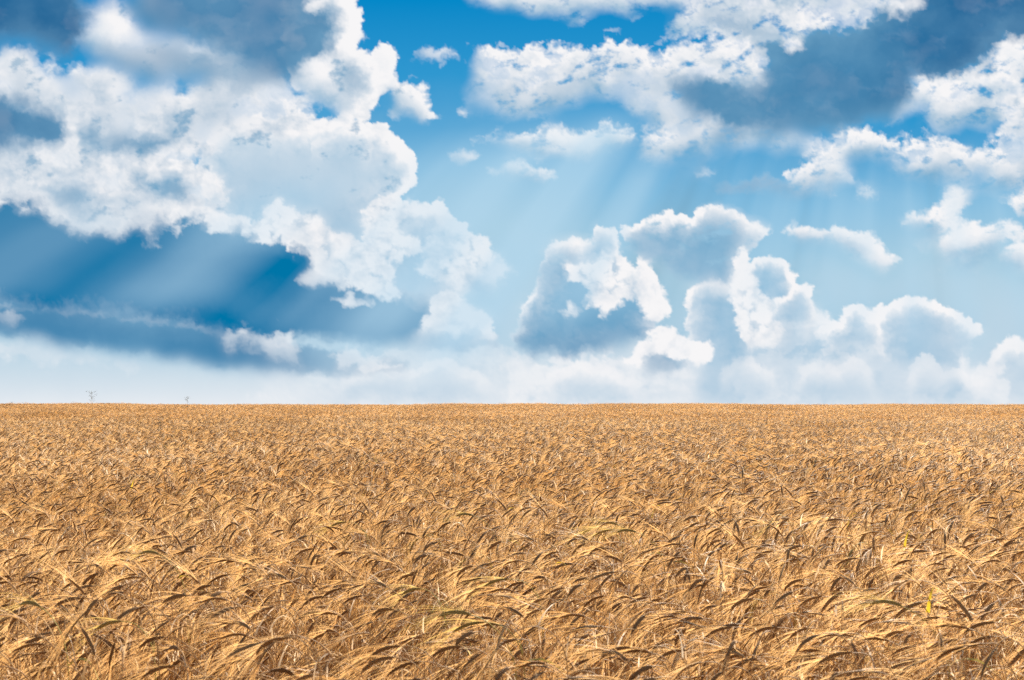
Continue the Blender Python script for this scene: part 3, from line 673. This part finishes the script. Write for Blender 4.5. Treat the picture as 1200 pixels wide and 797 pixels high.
for (x,yy) in spots:
    i=int(r2.choice(len(protos),p=WGT))
    o=protos[i] if i not in used else copy_stalk(protos[i]);used.add(i)
    s_=r2.uniform(.93,1.04)
    o.location=(x,yy,float(gz(x,yy)));o.rotation_euler=(r2.normal(0,.035),r2.normal(0,.035),r2.normal(0,.2));o.scale=(s_,s_,s_)
# stalks that are still greenish, and a few with a bright yellow leaf
def at(px,py,dist):
    "a point at the given distance in the direction the photograph shows"
    u=(px-600)/FPX;v=(398.5-py)/FPX
    d=Vector((u,math.cos(PITCH)-v*math.sin(PITCH),math.sin(PITCH)+v*math.cos(PITCH)))
    return EYE+d*(dist/d.y)
green=[stalk('greenish unripe barley stalk standing among the golden ones',np.random.default_rng(500+i),GM,tint=.4,h=H0,nod=n_,phi=p_,lean=.1,leaves=1) for i,(n_,p_) in enumerate(((2.0,3.1),(1.5,2.8)))]
gu=set()
for k,(px,py) in enumerate(((640,775),(630,770),(655,720),(597,640),(760,650),(770,655),(745,648),(795,665),(445,640),(100,770),(205,765),(235,700),(960,640),(1140,780),(540,740))):
    dist=.60/max(.02,math.tan(math.atan((py-398.5)/FPX)-PITCH)) if py<760 else 2.55
    p=at(px,py,dist)
    i=k%2;o=green[i] if i not in gu else copy_stalk(green[i]);gu.add(i)
    o.location=(p.x,p.y,float(gz(p.x,p.y)));o.rotation_euler=(0,0,r2.normal(0,.3));o.scale=(1.02,)*3
yel=stalk('barley stalk carrying a bright yellow leaf',np.random.default_rng(611),PM,leafmat=M_YLEAF,tint=.5,h=H0,nod=1.9,phi=3.0,lean=.08,leaves=1,flag=True)
for k,(px,py) in enumerate(((1115,752),(220,735),(660,715),(602,632),(1080,665),(165,588),(1010,640),(778,628))):
    dist=.58/max(.02,math.tan(math.atan((py-398.5)/FPX)-PITCH))
    p=at(px,py,dist)
    o=yel if k==0 else copy_stalk(yel)
    o.location=(p.x,p.y,float(gz(p.x,p.y)));o.rotation_euler=(0,0,r2.normal(0,.5));o.scale=(1.06,)*3

# ================= weeds that stand above the crop =================
def weed(name,label,px,dist,top_px,spread,nb,seed,leafy):
    r=np.random.default_rng(seed)
    p=at(px,top_px,dist);g=float(gz(p.x,p.y));H=p.z-g
    root=bpy.data.objects.new(name,None);COL.objects.link(root);root.location=(p.x,p.y,g)
    root['label']=label;root['category']='weed'
    s=np.linspace(0,1,10);P=np.stack([.03*np.sin(s*3),.02*np.sin(s*2.+1),s*H],-1)
    R=np.interp(s,[0,1],[.0035,.0014])
    V,F=tube(P,R,5);st=link('stem',mesh_from('stem',V,[F],tint=np.full(len(V),.5)),root,[M_WEED])
    BV=[];BF=[];SV=[];SF=[];kb=0;ks=0
    for i in range(nb):
        z0=H*(1-spread[1]*(.15+.85*r.random())/H) if H>0 else 0
        a=r.uniform(0,2*np.pi);d=np.array([np.cos(a),np.sin(a)*.6,0])
        Lb=spread[0]*(.35+.65*r.random());t=np.linspace(0,1,6)
        b=np.stack([d[0]*Lb*t,d[1]*Lb*t,z0+Lb*(.55*t-.15*t*t)],-1)
        b[:,:2]+=np.array([.03*np.sin(z0/H*3),.02*np.sin(z0/H*2+1)])
        V,F=tube(b,np.linspace(.0016,.0009,6),3);BV.append(V);BF.append(F+kb);kb+=len(V)
        for q in range(r.integers(3,7)):
            c=b[r.integers(2,6)]+r.normal(0,.02,3)
            sc_=r.uniform(.010,.019) if not leafy else r.uniform(.012,.026)
            ax=r.normal(0,1,3);ax[2]=abs(ax[2])+.4;ax/=np.linalg.norm(ax);u=np.cross(ax,[.3,.5,.1]);u/=np.linalg.norm(u);w=np.cross(ax,u)
            SV.append(c+SP_V[:,0:1]*u*sc_*.35+SP_V[:,1:2]*w*sc_*.25+SP_V[:,2:3]*ax*sc_*1.5);SF.append(SP_F+ks);ks+=6
    br=np.concatenate(BV);link('branches',mesh_from('branches',br,[np.concatenate(BF)],tint=np.full(len(br),.5)),root,[M_WEED])
    sv=np.concatenate(SV);link('seed_head',mesh_from('seed_head',sv,[np.concatenate(SF)],tint=np.full(len(sv),.4)),root,[M_WEED])
weed('tall_weed','tall thin weed with a spreading branched seed head above the skyline at left',107,26,458,(.14,.26),15,1,False)
weed('tall_weed','small feathery weed tip just breaking the skyline left of centre',219,30,464,(.09,.18),9,2,False)
weed('tall_weed','dark leafy weed stem standing in the crop below the skyline',187,21,485,(.07,.36),9,3,True)
weed('tall_weed','low weed tuft on the skyline at the far left edge',13,40,471.5,(.16,.14),7,4,False)

# ================= sky =================
def make_sky():
    S=Sky(1.2);build(S)
    ny,nx=S.x.shape
    u=(S.x-600)/FPX;v=(398.5-S.y)/FPX
    D=np.stack([u,math.cos(PITCH)-v*math.sin(PITCH),math.sin(PITCH)+v*math.cos(PITCH)],-1)
    D/=np.linalg.norm(D,axis=-1)[...,None]
    V=(D*3800.+np.array(EYE)).reshape(-1,3)
    i=np.arange(ny-1)[:,None]*nx;j=np.arange(nx-1)[None]
    F=np.stack([i+j,i+nx+j,i+nx+j+1,i+j+1],-1).reshape(-1,4)
    me=mesh_from('sky',V,[F])
    a=me.attributes.new('cloud','FLOAT_COLOR','POINT');a.data.foreach_set('color',np.ascontiguousarray(S.C,dtype=np.float32).ravel())
    a=me.attributes.new('beams','FLOAT','POINT');a.data.foreach_set('value',shafts(S).astype(np.float32).ravel())
    a=me.attributes.new('air','FLOAT','POINT');a.data.foreach_set('value',air(S).astype(np.float32).ravel())
    m,nt=new_mat('sky');N=nt.nodes;L=nt.links
    m.cycles.emission_sampling='NONE'
    out=N.new('ShaderNodeOutputMaterial');em=N.new('ShaderNodeEmission')
    at_=lambda n:(lambda q:(setattr(q,'attribute_name',n),q)[1])(N.new('ShaderNodeAttribute'))
    cl=at_('cloud');bm_=at_('beams');ai=at_('air')
    rp=N.new('ShaderNodeValToRGB');cr=rp.color_ramp
    while len(cr.elements)<len(SKY_STOPS): cr.elements.new(.5)
    for e,(p,c) in zip(cr.elements,SKY_STOPS): e.position=p/1.3;e.color=tuple(float(q) for q in lin(*c))+(1,)
    sc_=N.new('ShaderNodeMath');sc_.operation='DIVIDE';sc_.inputs[1].default_value=1.3
    L.new(ai.outputs['Fac'],sc_.inputs[0]);L.new(sc_.outputs[0],rp.inputs['Fac'])
    sep=N.new('ShaderNodeSeparateColor');L.new(cl.outputs['Color'],sep.inputs[0])
    def mth(op,a,b):
        q=N.new('ShaderNodeMath');q.operation=op
        for k,z in enumerate((a,b)):
            if isinstance(z,(int,float)): q.inputs[k].default_value=z
            else: L.new(z,q.inputs[k])
        return q.outputs[0]
    def sv(col,f):
        q=N.new('ShaderNodeVectorMath');q.operation='SCALE'
        if isinstance(col,tuple): q.inputs[0].default_value=col
        else: L.new(col,q.inputs[0])
        L.new(f,q.inputs['Scale']);return q.outputs[0]
    def va(a,b):
        q=N.new('ShaderNodeVectorMath');q.operation='ADD';L.new(a,q.inputs[0]);L.new(b,q.inputs[1]);return q.outputs[0]
    ch=[sep.outputs[0],sep.outputs[1],sep.outputs[2],cl.outputs['Alpha']]
    tot=mth('ADD',mth('ADD',ch[0],ch[1]),mth('ADD',ch[2],ch[3]))
    clear=mth('SUBTRACT',1.,tot)
    acc=sv(rp.outputs['Color'],clear)
    for c,col in zip(ch,CLOUD_COLS): acc=va(acc,sv(tuple(float(q) for q in col),c))
    # sunbeams: bright veil where positive, shade where negative
    bp=mth('MAXIMUM',bm_.outputs['Fac'],0.);bn=mth('MINIMUM',bm_.outputs['Fac'],0.)
    acc=sv(acc,mth('ADD',mth('SUBTRACT',1.,bp),mth('MULTIPLY',mth('MULTIPLY',bn,1.2),clear)))
    acc=va(acc,sv(tuple(float(q) for q in BEAM_COL),bp))
    L.new(acc,em.inputs['Color']);em.inputs['Strength'].default_value=2**(-EXPO)
    L.new(em.outputs[0],out.inputs['Surface'])
    o=link('sky',me,mats=[m]);o['kind']='structure'
make_sky()

# ================= light, world, camera =================
SUN_AZ=math.degrees(math.atan2((SUN[0]-600)/FPX,1.));_v=(398.5-SUN[1])/FPX
SUN_EL=math.degrees(PITCH+math.atan(_v))+1.5
w=bpy.data.worlds.new('World');sc.world=w;w.use_nodes=True
N=w.node_tree.nodes;L=w.node_tree.links;N.clear()
sk=N.new('ShaderNodeTexSky');sk.sky_type='NISHITA';sk.sun_disc=False;sk.sun_elevation=math.radians(SUN_EL);sk.sun_rotation=math.radians(SUN_AZ)
bg=N.new('ShaderNodeBackground');bg.inputs['Strength'].default_value=.07;wo=N.new('ShaderNodeOutputWorld')
L.new(sk.outputs[0],bg.inputs['Color']);L.new(bg.outputs[0],wo.inputs['Surface'])
sl=bpy.data.lights.new('sun','SUN');sl.energy=5.0;sl.angle=math.radians(.6);sl.color=(1.,.89,.74)
so=bpy.data.objects.new('sun',sl);COL.objects.link(so);so.location=(20,30,60)
sd=Vector((math.sin(math.radians(SUN_AZ))*math.cos(math.radians(SUN_EL)),math.cos(math.radians(SUN_AZ))*math.cos(math.radians(SUN_EL)),math.sin(math.radians(SUN_EL))))
so.rotation_euler=sd.to_track_quat('Z','Y').to_euler()
cd=bpy.data.cameras.new('camera');cd.sensor_width=36.;cd.lens=36.*FPX/PHOTO_W;cd.clip_start=.05;cd.clip_end=12000
cd.dof.use_dof=True;cd.dof.focus_distance=7.;cd.dof.aperture_fstop=9.
co=bpy.data.objects.new('camera',cd);COL.objects.link(co);co.location=EYE;co.rotation_euler=(math.pi/2+PITCH,0,0)
sc.camera=co
sc.view_settings.view_transform='Standard';sc.view_settings.look='None';sc.view_settings.exposure=EXPO;sc.view_settings.gamma=1.
sc.cycles.max_bounces=6;sc.cycles.diffuse_bounces=2;sc.cycles.transmission_bounces=3;sc.cycles.use_denoising=False
sc.render.resolution_x=1024;sc.render.resolution_y=680
